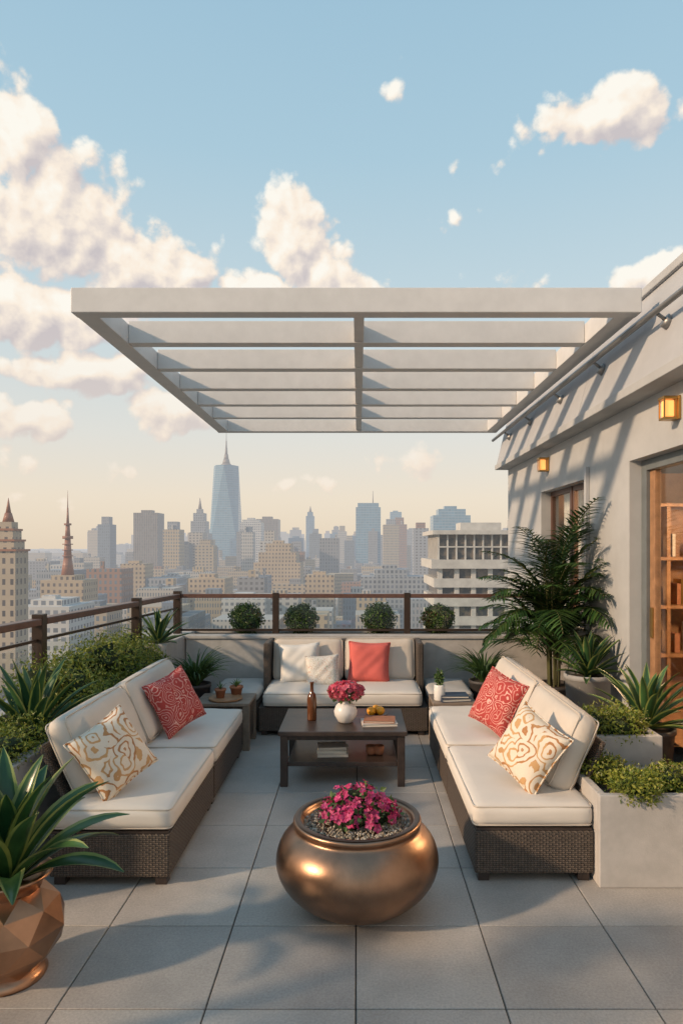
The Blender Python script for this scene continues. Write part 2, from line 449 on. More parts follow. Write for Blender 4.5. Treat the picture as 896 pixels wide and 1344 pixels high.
q.box(2.40,2.50,5.70,5.80,0.0,2.53,0,.004); q.box(2.40,2.50,3.2,3.3,0,2.53,0,.004); q.box(2.40,2.50,3.3,5.70,2.44,2.53,0,.004)
q.box(2.43,2.48,5.60,5.698,0.0,2.438,1,.003); q.box(2.43,2.48,4.3,5.60,0.0,.10,1,.003); q.box(2.43,2.48,4.2,4.3,0.0,2.438,1,.003)
q.box(2.41,2.43,5.62,5.66,1.05,1.30,2,.004)
q.box(2.45,2.456,4.3,5.60,.10,2.438,3)
q.obj('sliding_door',[pmat('door_frame',(.14,.16,.17),.5),M_wood,M_brass,M_glass],house)
q=B()
q.box(2.53,7,-2,10.29,-.03,.0,0)
q.box(2.53,7,-2,10.29,2.9,2.95,1)
q.box(2.53,7,10.2,10.29,0,2.9,2); q.box(6.9,6.99,-2,10.2,0,2.9,2)
q.box(4.7,6.89,8.2,8.3,0,2.9,2)
q.obj('interior_room',[M_wood,M_render,pmat('interior_wall_warm',(.55,.32,.17),.7)],house)
q=B()
q.box(3.0,4.6,8.12,8.16,0,2.3,0)
for x in (3.0,3.5,4.05,4.56): q.box(x,x+.04,7.75,8.118,0,2.3,0)
for z in (.0,.55,1.1,1.65,2.26): q.box(3.0,4.6,7.74,8.119,z,z+.035,0)
for z in (.59,1.14,1.69):
    x=3.06
    while x<4.5:
        w=random.uniform(.03,.07); hh=random.uniform(.15,.34)
        if random.random()<.55 and not any(abs(x-p)<.08 for p in (3.5,4.05)): q.box(x,x+w*.9,7.82,8.02,z,z+hh,random.choice((1,2,3)))
        x+=w
q.obj('bookshelf',[M_wood,M_terra,M_book2,M_brass],house)
lt=bpy.data.lights.new('interior_lamp','POINT'); lt.energy=240; lt.color=(1,.62,.33); lt.shadow_soft_size=.15
lo=bpy.data.objects.new('interior_lamp',lt); lo.location=(3.7,5.8,2.35); S.collection.objects.link(lo); lo.parent=house
M_lamp=emis('lamp_glass',(1,.45,.12),1.0)
for y in (8.28,4.92):
    q=B(); z=2.80
    q.box(2.28,2.298,y-.055,y+.055,z-.085,z+.085,0,.004)
    q.box(2.175,2.28,y-.05,y+.05,z+.06,z+.082,0,.004); q.box(2.18,2.28,y-.045,y+.045,z-.085,z-.068,0,.003)
    for yy in (-.045,.036):
        for xx in (2.18,2.262): q.box(xx,xx+.009,y+yy,y+yy+.009,z-.068,z+.06,0)
    q.box(2.192,2.262,y-.033,y+.033,z-.064,z+.056,1,.008)
    q.obj('wall_lantern',[M_brass,M_lamp])

# ------------------------------------------------------------ sofas
def pillow(name,c,size,n,roll,mat,th=.13,pm=None,seed=0):
    q=B(); N=22; s=size/2
    nv=Vector(n).normalized(); up=Vector((0,0,1)); yv=(up-nv*up.dot(nv)).normalized(); xv=yv.cross(nv)
    Rm=Matrix((xv,yv,nv)).transposed().to_4x4()@Matrix.Rotation(R(roll),4,'Z')
    rr=random.Random(seed); ph=[rr.uniform(0,6) for _ in range(4)]
    grid={}
    for sd in (1,-1):
        for i in range(N+1):
            for j in range(N+1):
                uu=-1+2*i/N; vv=-1+2*j/N
                if sd==-1 and (i in(0,N) or j in(0,N)): grid[(sd,i,j)]=grid[(1,i,j)]; continue
                pin=.09
                x=uu*s*(1-pin*(1-vv*vv)); y=vv*s*(1-pin*(1-uu*uu))
                t=((1-uu**4)*(1-vv**4))**.55*th/2
                t*=1+.05*math.sin(uu*5+ph[0])*math.sin(vv*4+ph[1])+.06*math.sin(6*uu*vv+ph[2])
                t+=.004*math.sin(9*(uu-vv)+ph[3])*(1-uu*uu)*(1-vv*vv)
                grid[(sd,i,j)]=q.bm.verts.new((x,y,sd*t))
        for i in range(N):
            for j in range(N):
                f=[grid[(sd,i,j)],grid[(sd,i+1,j)],grid[(sd,i+1,j+1)],grid[(sd,i,j+1)]]
                if sd<0: f.reverse()
                ff=q.bm.faces.new(f); ff.smooth=True
    ring=[grid[(1,i,0)] for i in range(N)]+[grid[(1,N,j)] for j in range(N)]+[grid[(1,N-i,N)] for i in range(N)]+[grid[(1,0,N-j)] for j in range(N)]
    q.tube([v.co.copy() for v in ring],.005,True,1)
    o=q.obj(name,[mat,pm or mat]); o.matrix_world=Matrix.Translation(c)@Rm; return o

def side_sofa(sign,xin,mods,y0b):
    e=empty('wicker_sofa')
    q=B()
    for (a,bq) in mods:
        xa,xb=sorted((xin,xin+sign*.64))
        q.box(xa,xb,a,bq,.045,.275,0,.012)
        q.box(xa+.01,xb-.01,a+.01,bq-.01,.276,.286,1)
        for fx in (xa+.05,xb-.05):
            for fy in (a+.05,bq-.05): q.box(fx-.03,fx+.03,fy-.03,fy+.03,.0,.044,1)
    q.obj('base',[M_wick,M_dwood],e)
    q=B()
    for k,(a,bq) in enumerate(mods):
        cx=xin+sign*.325
        q.soft((cx-sign*.008,(a+bq)/2,.35),(.655,bq-a-.012,.125),r=.045,puff=.014,mat=0,pipe=1,seed=k+5)
    q.obj('seat_cushions',[M_cush,M_pipe],e)
    q=B()
    for k,(a,bq) in enumerate(mods):
        a2=max(a,y0b)
        cx=xin+sign*.60; cz=.62
        M=Matrix.Rotation(sign*R(24),4,'Y')@Matrix.Rotation(R(90),4,'Y')
        q.soft((cx,(a2+bq)/2,cz),(.47,bq-a2-.015,.16),M=M,r=.07,puff=.025,mat=0,pipe=1,seed=k+11,wr=.007)
    q.obj('back_cushions',[M_cushb,M_pipe],e)
    q=B()
    for (a,bq) in mods:
        a2=max(a,y0b)
        M=Matrix.Translation((xin+sign*.71,0,.54))@Matrix.Rotation(sign*R(24),4,'Y')
        q.box(-.015,.015,a2+.03,bq-.02,-.26,.16,0,.01,M)
    q.obj('back_frame',[M_wick],e)
side_sofa(-1,-1.0,((3.62,4.74),(4.76,5.9)),3.78)
side_sofa(1,.625,((3.665,4.80),(4.82,6.0)),3.86)

e=empty('wicker_sofa')
q=B()
q.box(-.95,-.145,6.5,7.3,.045,.275,0,.012); q.box(-.14,.665,6.5,7.3,.045,.275,0,.012)
q.box(-1.45,-.96,6.62,7.35,.045,.30,0,.012); q.box(.675,1.12,6.62,7.35,.045,.30,0,.012)
q.box(-.965,-.90,6.95,7.40,.276,.82,0,.015); q.box(.60,.665,6.95,7.40,.276,.82,0,.015)
q.box(-.90,.60,7.34,7.40,.276,.80,0,.01)
for x in (-.9,-.19,-.09,.6): q.box(x-.03,x+.03,6.53,6.6,0,.044,1)
q.obj('base',[M_wick,M_dwood],e)
q=B()
q.soft((-.535,6.83,.35),(.745,.72,.135),r=.045,puff=.014,pipe=1,seed=1); q.soft((.237,6.83,.35),(.745,.72,.135),r=.045,puff=.014,pipe=1,seed=2)
q.obj('seat_cushions',[M_cush,M_pipe],e)
q=B()
q.soft((-1.2,6.95,.35),(.47,.70,.10),r=.04,puff=.01,seed=3); q.soft((.90,6.95,.35),(.43,.70,.10),r=.04,puff=.01,seed=4)
q.obj('corner_cushions',[M_greyc],e)
q=B(); M=Matrix.Rotation(R(-12),4,'X')@Matrix.Rotation(R(90),4,'X')
q.soft((-.525,7.2,.62),(.73,.44,.15),M=M,r=.055,puff=.02,pipe=1,seed=8); q.soft((.225,7.2,.62),(.73,.44,.15),M=M,r=.055,puff=.02,pipe=1,seed=9)
q.obj('back_cushions',[M_cushb,M_pipe],e)

pillow('red_paisley_pillow',(-1.36,5.08,.655),.42,(.80,-.50,.42),14,M_pr,th=.16,seed=1)
pillow('gold_swirl_pillow',(-1.385,3.86,.635),.40,(.72,-.62,.42),24,M_pg,th=.16,seed=2)
pillow('red_paisley_pillow',(1.03,5.05,.655),.42,(-.80,-.50,.42),-12,M_pr,th=.16,seed=3)
pillow('gold_swirl_pillow',(.985,3.95,.635),.40,(-.72,-.62,.42),-24,M_pg,th=.16,seed=4)
pillow('white_pillow',(-.60,7.03,.60),.42,(.05,-.95,.30),3,M_pw,th=.15,seed=5)
pillow('floral_pillow',(-.36,6.90,.54),.34,(0,-.93,.38),4,M_pf,th=.14,seed=6)
pillow('coral_pillow',(.11,7.03,.61),.43,(0,-.95,.30),-2,M_pc,th=.15,seed=7)

# ------------------------------------------------------------ coffee table etc.
q=B()
q.box(-.60,.365,5.10,5.84,.385,.42,0,.006)
q.box(-.56,.325,5.14,5.80,.345,.384,0,.004)
for x in (-.585,.295):
    for y in (5.12,5.765): q.box(x,x+.055,y,y+.055,0,.384,0,.003)
q.box(-.53,.295,5.15,5.79,.145,.175,0,.004)
q.obj('coffee_table',[M_dwood])
def book(name,x,y,z,w,d,h,rot,m):
    q=B(); M=Matrix.Translation((x,y,z))@Matrix.Rotation(R(rot),4,'Z')
    q.box(-w/2,w/2,-d/2,d/2,0,.004,0,0,M); q.box(-w/2,w/2,-d/2,d/2,h-.004,h,0,0,M)
    q.box(-w/2,-w/2+.004,-d/2,d/2,.0041,h-.0041,0,0,M); q.box(-w/2+.005,w/2-.006,-d/2+.006,d/2-.006,.0042,h-.0042,1,0,M)
    q.obj(name,[m,M_page])
book('book',.16,5.33,.421,.27,.19,.022,5,M_book2); book('book',.165,5.335,.444,.24,.17,.018,-4,M_terra)
book('book',-.20,5.36,.176,.24,.18,.025,3,M_book2); book('book',-.20,5.36,.202,.23,.17,.025,-3,M_page); book('book',-.205,5.36,.228,.22,.16,.02,6,M_book2)
book('book',.86,6.17,.421,.27,.2,.028,10,M_book); book('book',.86,6.17,.450,.25,.18,.022,2,M_book)
q=B(); q.lathe([(0,0),(.036,0),(.038,.01),(.038,.17),(.03,.205),(.014,.225),(.013,.29),(.016,.292),(.016,.305),(0,.305)],(-.37,5.45,.42),24)
q.obj('amber_bottle',[M_amber])
def floret_obj(name,lumps,n,size,matp,zmin,green=None,gn=0,gsize=.03):
    p,nn=lump_pts(lumps,n,.85,1.05,zmin); parts=[]
    for pi,ni in zip(p,nn):
        ni=ni+rng.normal(0,.35,3); ni/=np.linalg.norm(ni)
        t=np.cross(ni,[.3,.2,.9]); t/=np.linalg.norm(t); u=np.cross(ni,t); s=size*rng.uniform(.7,1.2); a0=rng.uniform(0,6)
        V=[];F=[]
        for k in range(5):
            a=a0+k*2*math.pi/5
            d=math.cos(a)*t+math.sin(a)*u; w=-math.sin(a)*t+math.cos(a)*u
            V+= [pi,pi+d*s*.6+w*s*.38+ni*s*.25,pi+d*s+ni*s*.2,pi+d*s*.6-w*s*.38+ni*s*.25]
            F.append([4*k,4*k+1,4*k+2,4*k+3])
        parts.append((np.array(V),np.array(F),0))
    mats=[matp,M_core]
    if green:
        p,nn=lump_pts(green,gn,.5,1.05,zmin); V,F=leaves_mesh(p,nn,gsize,.7); parts.append((V,F,2)); mats=[matp,M_core,M_fern]
    return parts,mats
q=B(); q.lathe([(0,0),(.045,0),(.06,.01),(.088,.06),(.092,.09),(.075,.135),(.045,.16),(.043,.172),(.05,.18),(.04,.178),(.035,.15),(0,.15)],(-.10,5.38,.42),32)
v=q.obj('flower_vase',[M_white])
L=[(-.10,5.38,.665,.135,.11,.07)]
parts,mats=floret_obj('x',L,260,.024,M_pinkl,.61,[(-.10,5.38,.64,.12,.1,.05)],200,.04)
arr_obj('flowers',parts,mats,v)
q=B(); q.lathe([(0,.004),(.07,.004),(.09,.016),(.094,.015),(.075,0),(0,0)],(.15,5.60,.421),28,1)
for x,y in ((.105,5.57),(.18,5.58),(.145,5.63)): q.sphere((x,y,.462),.036,0,18)
q.obj('fruit_plate',[M_orange,M_dwood])
for x in (.10,.16):
    q=B(); q.lathe([(0,0),(.03,0),(.04,.02),(.042,.07),(.038,.07),(.035,.02),(0,.015)],(x,5.35,.176),20); q.obj('cup',[M_terra])
for x0,x1,y0,y1 in ((-1.45,-.96,6.02,6.45),(.66,1.05,6.03,6.42)):
    q=B(); q.box(x0,x1,y0,y1,.39,.42,0,.005)
    q.box(x0+.02,x1-.02,y0+.02,y1-.02,.05,.388,1,.01)
    for x in (x0+.03,x1-.03):
        for y in (y0+.03,y1-.03): q.box(x-.028,x+.028,y-.028,y+.028,0,.389,0)
    q.obj('side_table',[pmat('taupe_wood',(.22,.17,.13),.55,var=.2,scale=15),M_wick])
q=B(); q.lathe([(0,0),(.14,0),(.15,.008),(.15,.022),(.14,.015),(0,.012)],(-1.2,6.18,.421),36); q.obj('wooden_tray',[M_wood])
def small_pot(x,y,z,r,h,n):
    q=B(); q.lathe([(0,0),(r*.7,0),(r*.95,h*.8),(r*1.05,h*.8),(r*1.05,h),(r*.9,h),(r*.85,h*.85),(0,h*.85)],(x,y,z),20,0)
    o=q.obj('terracotta_pot',[M_terra])
    q=B()
    for k in range(n): q.blade((x,y,z+h*.85),k*2.4,random.uniform(.06,.1),.014,R(random.uniform(40,80)),R(40),mat=0,seg=4)
    q.obj('sprig',[M_fern],o,False)
small_pot(-1.25,6.2,.435,.05,.08,10) ; small_pot(-1.13,6.34,.421,.06,.09,24)
q=B(); q.lathe([(0,0),(.045,0),(.05,.01),(.05,.13),(.045,.14),(.038,.14),(.036,.12),(0,.12)],(.73,6.15,.421),28); v=q.obj('white_vase',[M_white])
L=[(.73,6.15,.62,.04,.04,.08)]
p,nn=lump_pts(L,260,.3,1.05); V,F=leaves_mesh(p,nn,.025,.6); arr_obj('foliage',[(V,F,0)]+core(L,.5),[M_box,M_core],v)

# ------------------------------------------------------------ bronze bowl
bx,by=-.005,3.44
prof=[(0,.0),(.17,.0),(.20,.006),(.26,.035),(.33,.085),(.385,.15),(.408,.215),(.408,.26),(.395,.315),(.365,.36),(.33,.39),(.315,.40),(.312,.412),(.322,.425),(.322,.44),(.310,.448),(.285,.446),(.275,.435),(.272,.40),(0,.40)]
q=B(); q.lathe(prof,(bx,by,0),96)
q.lathe([(.286,.4475),(.300,.452),(.314,.449)],(bx,by,0),96,1)
o=q.obj('bronze_planter_bowl',[M_bronze,pmat('rim_dark',(.10,.06,.04),.35,metal=.8)]); 
sub=o.modifiers.new('s','SUBSURF'); sub.levels=1; sub.render_levels=1
parts=[]
n=1500
a=rng.uniform(0,2*math.pi,n); r=.27*np.sqrt(rng.uniform(0,1,n)); 
oc=np.array([[1,0,0],[-1,0,0],[0,1,0],[0,-1,0],[0,0,1],[0,0,-1]],float)
of=np.array([[0,2,4],[2,1,4],[1,3,4],[3,0,4],[2,0,5],[1,2,5],[3,1,5],[0,3,5]])
for i in range(n):
    s=rng.uniform(.005,.010,3)
    parts.append((oc*s+rng.normal(0,.0008,(6,3))+[bx+r[i]*math.cos(a[i]),by+r[i]*math.sin(a[i]),.405+.012*rng.random()],of,0))
def isl(name,stops):
    m,nt,b=nmat(name); g=nt.nodes.new('ShaderNodeNewGeometry')
    nt.links.new(ramp(nt,g.outputs['Random Per Island'],stops),b.inputs['Base Color']); b.inputs['Roughness'].default_value=.8; return m
arr_obj('gravel',parts,[isl('gravel_mix',[(0,(.16,.13,.10)),(.5,(.32,.27,.2)),(1,(.5,.46,.4))])],o)
L=[(bx-.03,by+.02,.44,.15,.14,.08),(bx+.05,by,.45,.15,.13,.09),(bx,by+.06,.47,.14,.12,.11),(bx-.09,by+.04,.45,.10,.1,.07),(bx+.12,by+.04,.44,.09,.1,.08),(bx-.05,by-.06,.43,.09,.08,.06)]
parts,mats=floret_obj('x',L,560,.024,M_pink,.44,[(l[0],l[1],l[2]-.01,l[3]*1.12,l[4]*1.12,l[5]*1.05) for l in L],1300,.035)
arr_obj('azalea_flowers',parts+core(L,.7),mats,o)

# faceted copper pot
px,py=-1.47,2.87
q=B(); Nf=8
rings=[(.13,.035,0),(.205,.12,.5),(.235,.215,0),(.20,.31,.5),(.135,.37,0)]
rv=[]
for r_,z,of_ in rings: rv.append([q.bm.verts.new((px+r_*math.cos(2*math.pi*(k+of_)/Nf),py+r_*math.sin(2*math.pi*(k+of_)/Nf),z)) for k in range(Nf)])
for i in range(len(rings)-1):
    A,Bv=rv[i],rv[i+1]
    for k in range(Nf):
        if rings[i][2]==0:
            q.bm.faces.new((A[k],A[(k+1)%Nf],Bv[k])); q.bm.faces.new((A[(k+1)%Nf],Bv[(k+1)%Nf],Bv[k]))
        else:
            q.bm.faces.new((A[k],Bv[(k+1)%Nf],Bv[k])); q.bm.faces.new((A[k],A[(k+1)%Nf],Bv[(k+1)%Nf]))
q.lathe([(0,0),(.15,0),(.155,.012),(.14,.03),(.125,.045)],(px,py,0),40)
q.lathe([(.13,.365),(.135,.39),(.15,.41),(.175,.425),(.178,.435),(.165,.44),(.14,.425),(.12,.39),(0,.39)],(px,py,0),48)
cp=q.obj('faceted_copper_pot',[M_copper])
q=B()
for k in range(30):
    f=k/29; az=k*2.399+.3
    el=R(86-60*f+random.uniform(-6,6)); Lh=.42+.14*math.sin(math.pi*f)+random.uniform(-.04,.06)
    q.blade((px+.04*f*math.cos(az),py+.04*f*math.sin(az),.39),az,Lh,.105,el,R(30+30*f),.22,0,1,10,'broad',random.uniform(-.4,.4))
q.obj('broad_leaf_plant',[M_broad,M_marg],cp,False)

def agave(name,c,L,W,n,parent=None,lo=8,hi=85,dr=20,seed=1):
    rr=random.Random(seed); q=B()
    for k in range(n):
        f=k/(n-1); az=k*2.399+rr.uniform(-.15,.15)
        el=R(hi-(hi-lo)*f+rr.uniform(-5,5))
        q.blade((c[0]+.03*f*math.cos(az),c[1]+.03*f*math.sin(az),c[2]),az,L*(.75+.3*math.sin(math.pi*min(1,f+.15)))*rr.uniform(.9,1.1),W,el,R(dr+rr.uniform(-8,18)),.3,0,1,8,'agave')
    return q.obj(name,[M_agave,M_marg],parent,False)
agave('agave_plant',(-2.10,4.40,.56),.52,.085,36,seed=1)
agave('agave_plant',(-2.02,6.9,.82),.38,.065,28,seed=2)
def pot(name,x,y,r,h,m):
    q=B(); q.lathe([(0,0),(r*.72,0),(r*.76,.01),(r*.98,h*.93),(r*1.03,h*.935),(r*1.03,h),(r*.93,h),(r*.9,h*.94),(0,h*.94)],(x,y,0),36)
    q.lathe([(r*.9,h*.945),(0,h*.955)],(x,y,0),24,1)
    return q.obj(name,[m,M_soil])
p1=pot('plant_pot',2.03,6.05,.2,.68,M_gpot); agave('agave_plant',(2.03,6.05,.66),.42,.075,30,p1,seed=3)
p2=pot('plant_pot',2.08,4.95,.2,.50,M_dpot); agave('agave_plant',(2.08,4.95,.48),.50,.08,36,p2,seed=4,dr=30)
def fern(x,y,h,seed):
    p=pot('plant_pot',x,y,.15,h,M_dpot); rr=random.Random(seed); q=B()
    for k in range(150):
        az=rr.uniform(0,6.28); f=rr.random()
        q.blade((x+.03*math.cos(az),y+.03*math.sin(az),h*.95),az,rr.uniform(.30,.50),.024,R(85-40*f),R(70+60*rr.random()),.3,0,None,7,'strap')
    q.obj('fern',[M_fern],p,False)
fern(-1.60,6.72,.46,1); fern(1.27,6.9,.46,2)

# palm
def palm(cx,cy,h0,hs,n_f,Ls,seed,parent,xmax=None):
    q=B(); rr=random.Random(seed)
    for k in range(n_f):
        az=k*2.399+rr.uniform(-.3,.3); f=(k+.5)/n_f
        zb=h0+.1+rr.uniform(.1,1.0)*(1-f*.5)*hs; bx_=cx+rr.uniform(-.10,.08); by_=cy+rr.uniform(-.08,.08)
        el=R(86-56*f); Lr=rr.uniform(.70,1.0)*(1 if f<.5 else .85)*Ls; dr=R(55+50*f)
        p=Vector((bx_,by_,zb)); path=[]; e_=el; n=22
        ca,sa=math.cos(az),math.sin(az)
        for i in range(n+1):
            t=i/n; path.append(p.copy())
            d=Vector((ca*math.cos(e_),sa*math.cos(e_),math.sin(e_)))
            if i>3:
                side=Vector((-sa,ca,0)); 
                ll=.27*Ls*math.sin(math.pi*(.12+.8*t))*rr.uniform(.85,1.1)
                for sg in (-1,1):
                    dd=(side*sg*.85+d*.65+Vector((0,0,-.12+rr.uniform(-.15,.15)))).normalized()
                    q.blade(p,math.atan2(dd.y,dd.x),ll,.030,math.asin(dd.z),R(35),.2,0,None,3,'strap')
            p=p+d*(Lr/n); e_-=dr/n*(.5+t)
        q.tube(path[::3]+[path[-1]],.005,False,1,4)
    for k in range(9):
        a=k*.9; q.tube([(cx+.05*math.cos(a),cy+.05*math.sin(a),h0-.03),(cx+.08*math.cos(a),cy+.08*math.sin(a),h0+hs)],.012,False,1,6)
    if xmax:
        for v in q.bm.verts:
            if v.co.x>xmax: v.co.x=xmax-(v.co.x-xmax)*.3
    q.obj('palm_plant',[M_palm,M_stem],parent,False)
pp=pot('plant_pot',1.93,6.75,.21,.45,M_dpot)
palm(1.93,6.75,.45,1.0,80,1.06,5,pp,2.28)

for x in (-1.28,-.66,.245,.905):
    L=[(x+random.uniform(-.01,.01),7.77,.985,.175*random.uniform(.95,1.06),.165,.165*random.uniform(.94,1.05))]
    p,nn=lump_pts(L,2600,.78,1.06); V,F=leaves_mesh(p,nn,.028,.6,.6)
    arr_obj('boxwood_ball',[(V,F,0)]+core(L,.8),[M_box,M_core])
def bush(name,lumps,n,size,zmin,mat=M_bush):
    p,nn=lump_pts(lumps,n,.6,1.12,zmin); V,F=leaves_mesh(p,nn,size,.5,.6)
    n2=n//5; p2,nn2=lump_pts(lumps,n2,1.0,1.35,zmin); V2,F2=leaves_mesh(p2,nn2*1.5,size*.9,.4,.5)
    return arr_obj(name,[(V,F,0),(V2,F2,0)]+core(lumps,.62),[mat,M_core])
L=[]
y=3.5
while y<4.3: L.append((-2.08+random.uniform(-.08,.08),y,.63+random.uniform(-.02,.04),.17,.15,.11)); y+=.11
bush('low_shrub',L,5200,.026,.56)
L=[];y=4.75
while y<6.65:
    L.append((-2.15+random.uniform(-.12,.12),y,.74+random.uniform(-.03,.13),.21,.2,random.uniform(.16,.27))); L.append((-1.96+random.uniform(-.05,.05),y+.05,.66+random.uniform(0,.06),.13,.15,.13)); y+=.16
bush('shrub_hedge',L,14500,.033,.56)
for (x0,x1,y0,y1,h,xl,nl,rz) in ((1.27,1.95,3.60,4.08,.49,1.37,9,(.05,.09)),(1.29,1.84,4.13,4.62,.655,1.36,12,(.08,.13))):
    q=B(); t=.045
    q.box(x0,x1,y0,y0+t,0,h,0,.006); q.box(x0,x1,y1-t,y1,0,h,0,.006)
    q.box(x0,x0+t,y0+t,y1-t,0,h,0,.006); q.box(x1-t,x1,y0+t,y1-t,0,h,0,.006)
    q.box(x0+t,x1-t,y0+t,y1-t,0.01,h-.04,1)
    o=q.obj('added_planter',[M_conc,M_soil])
    L=[]
    for k in range(nl): L.append((random.uniform(xl,x1-.08),random.uniform(y0+.05,y1-.12),h+random.uniform(-.01,.04),.12,.11,random.uniform(*rz)))
    b_=bush('shrub_foliage',L,5600,.026,h-.05); b_.parent=o
# out-of-view planters and shrubs at left, added to throw shadow bands on the tiles
for (ya,yb,hh_) in ((1.05,1.85,1.15),(-.15,.75,1.3)):
    q=B(); q.box(-2.44,-2.02,ya,yb,0,.55,0,.01); q.box(-2.40,-2.06,ya+.04,yb-.04,.551,.56,1); o=q.obj('added_planter',[M_conc,M_soil])
    L=[(-2.23+random.uniform(-.07,.07),random.uniform(ya+.15,yb-.15),.62+hh_*k/15,.20,.22,.16) for k in range(16)]
    b_=bush('added_shadow_shrub',L,7500,.04,.56,M_box); b_.parent=o

# ------------------------------------------------------------ CITY
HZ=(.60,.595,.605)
def haze_emission(nt,shader,L=2200,k=1.0):  # aerial haze painted into the surface as emission, stronger with distance from the origin
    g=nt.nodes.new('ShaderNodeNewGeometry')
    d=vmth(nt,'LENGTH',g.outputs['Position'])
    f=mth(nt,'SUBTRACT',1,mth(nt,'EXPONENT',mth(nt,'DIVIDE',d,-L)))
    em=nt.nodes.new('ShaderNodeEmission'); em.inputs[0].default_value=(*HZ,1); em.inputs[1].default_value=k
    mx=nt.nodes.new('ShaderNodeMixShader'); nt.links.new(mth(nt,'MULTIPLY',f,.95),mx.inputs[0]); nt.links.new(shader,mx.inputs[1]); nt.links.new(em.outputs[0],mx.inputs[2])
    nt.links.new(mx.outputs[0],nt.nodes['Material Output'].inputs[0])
def facade(name,wall,glass,fh=3.6,bw=3.2,ff=.55,bf=.55,rand=None,grough=.2,L=2200,wv=(.7,1.35)):
    m,nt,b=nmat(name); g=nt.nodes.new('ShaderNodeNewGeometry')
    ps=nt.nodes.new('ShaderNodeSeparateXYZ'); nt.links.new(g.outputs['Position'],ps.inputs[0])
    ns=nt.nodes.new('ShaderNodeSeparateXYZ'); nt.links.new(g.outputs['True Normal'],ns.inputs[0])
    ax=mth(nt,'GREATER_THAN',mth(nt,'ABSOLUTE',ns.outputs[0]),.6)
    hc=mth(nt,'ADD',mth(nt,'MULTIPLY',ax,ps.outputs[1]),mth(nt,'MULTIPLY',mth(nt,'SUBTRACT',1,ax),ps.outputs[0]))
    if rand:
        bwv=mth(nt,'MULTIPLY_ADD',mth(nt,'FRACT',mth(nt,'MULTIPLY',g.outputs['Random Per Island'],37.7)),bw*.9,bw*.6)
    else: bwv=bw
    ub=mth(nt,'DIVIDE',mth(nt,'ADD',hc,5000),bwv); vb=mth(nt,'DIVIDE',mth(nt,'ADD',ps.outputs[2],500),fh)
    ru=mth(nt,'FRACT',ub); rv_=mth(nt,'FRACT',vb)
    mk=mth(nt,'MULTIPLY',mth(nt,'LESS_THAN',ru,bf),mth(nt,'LESS_THAN',rv_,ff))
    side=mth(nt,'LESS_THAN',mth(nt,'ABSOLUTE',ns.outputs[2]),.5); mk=mth(nt,'MULTIPLY',mk,side)
    if rand: wc=ramp(nt,g.outputs['Random Per Island'],rand,'CONSTANT')
    else: wc=mixc(nt,ramp(nt,noise(nt,g.outputs['Position'],.08,3).outputs[0],[(.3,0),(.7,1)]),sc(wall,.88),sc(wall,1.1))
    cb=nt.nodes.new('ShaderNodeCombineXYZ'); nt.links.new(mth(nt,'FLOOR',ub),cb.inputs[0]); nt.links.new(mth(nt,'FLOOR',vb),cb.inputs[1])
    wn=nt.nodes.new('ShaderNodeTexWhiteNoise'); nt.links.new(cb.outputs[0],wn.inputs[0])
    gc=mixc(nt,wn.outputs[0],sc(glass,wv[0]),sc(glass,wv[1]))
    nt.links.new(mixc(nt,mk,wc,gc),b.inputs['Base Color'])
    nt.links.new(mth(nt,'MULTIPLY_ADD',mk,grough-.8,.8),b.inputs['Roughness'])
    haze_emission(nt,b.outputs[0],L); return m
F_stone=facade('stone_facade',(.40,.33,.25),(.10,.09,.09),3.4,2.6,.55,.40)
F_beige=facade('beige_facade',(.40,.32,.23),(.14,.125,.12),3.3,2.9,.5,.45)
F_brown=facade('brown_facade',(.22,.19,.17),(.11,.12,.13),3.6,2.4,.9,.5)
F_white=facade('white_facade',(.48,.48,.47),(.17,.19,.22),3.4,3.0,.5,.6)
F_grey=facade('grey_facade',(.27,.29,.31),(.11,.13,.16),3.6,3.2,.6,.55)
F_dark=facade('dark_facade',(.14,.17,.20),(.09,.12,.15),3.6,2.4,.6,.6)
F_glass=facade('glass_facade',(.17,.25,.33),(.10,.20,.30),4.0,3.0,.82,.85,grough=.12,wv=(.85,1.15))
F_glass2=facade('blue_glass_facade',(.22,.31,.38),(.10,.23,.33),4.0,4.5,.75,.92,grough=.12,wv=(.88,1.12))
cols=[(0,(.36,.30,.22)),(.15,(.40,.37,.33)),(.28,(.23,.24,.26)),(.42,(.42,.41,.39)),(.56,(.28,.30,.33)),(.7,(.40,.32,.22)),(.8,(.16,.20,.25)),(.94,(.28,.17,.13))]
F_mix=facade('city_mix_facade',(.4,.4,.4),(.12,.125,.135),3.3,3.0,.5,.5,rand=cols)
F_mix2=facade('city_mix_facade_b',(.4,.4,.4),(.12,.15,.18),3.8,2.2,.6,.45,rand=cols)
m,nt,b=nmat('metal_spire'); b.inputs['Base Color'].default_value=(.25,.22,.2,1); haze_emission(nt,b.outputs[0]); F_sp=m
m,nt,b=nmat('red_lattice'); b.inputs['Base Color'].default_value=(.28,.12,.07,1); haze_emission(nt,b.outputs[0]); F_red=m

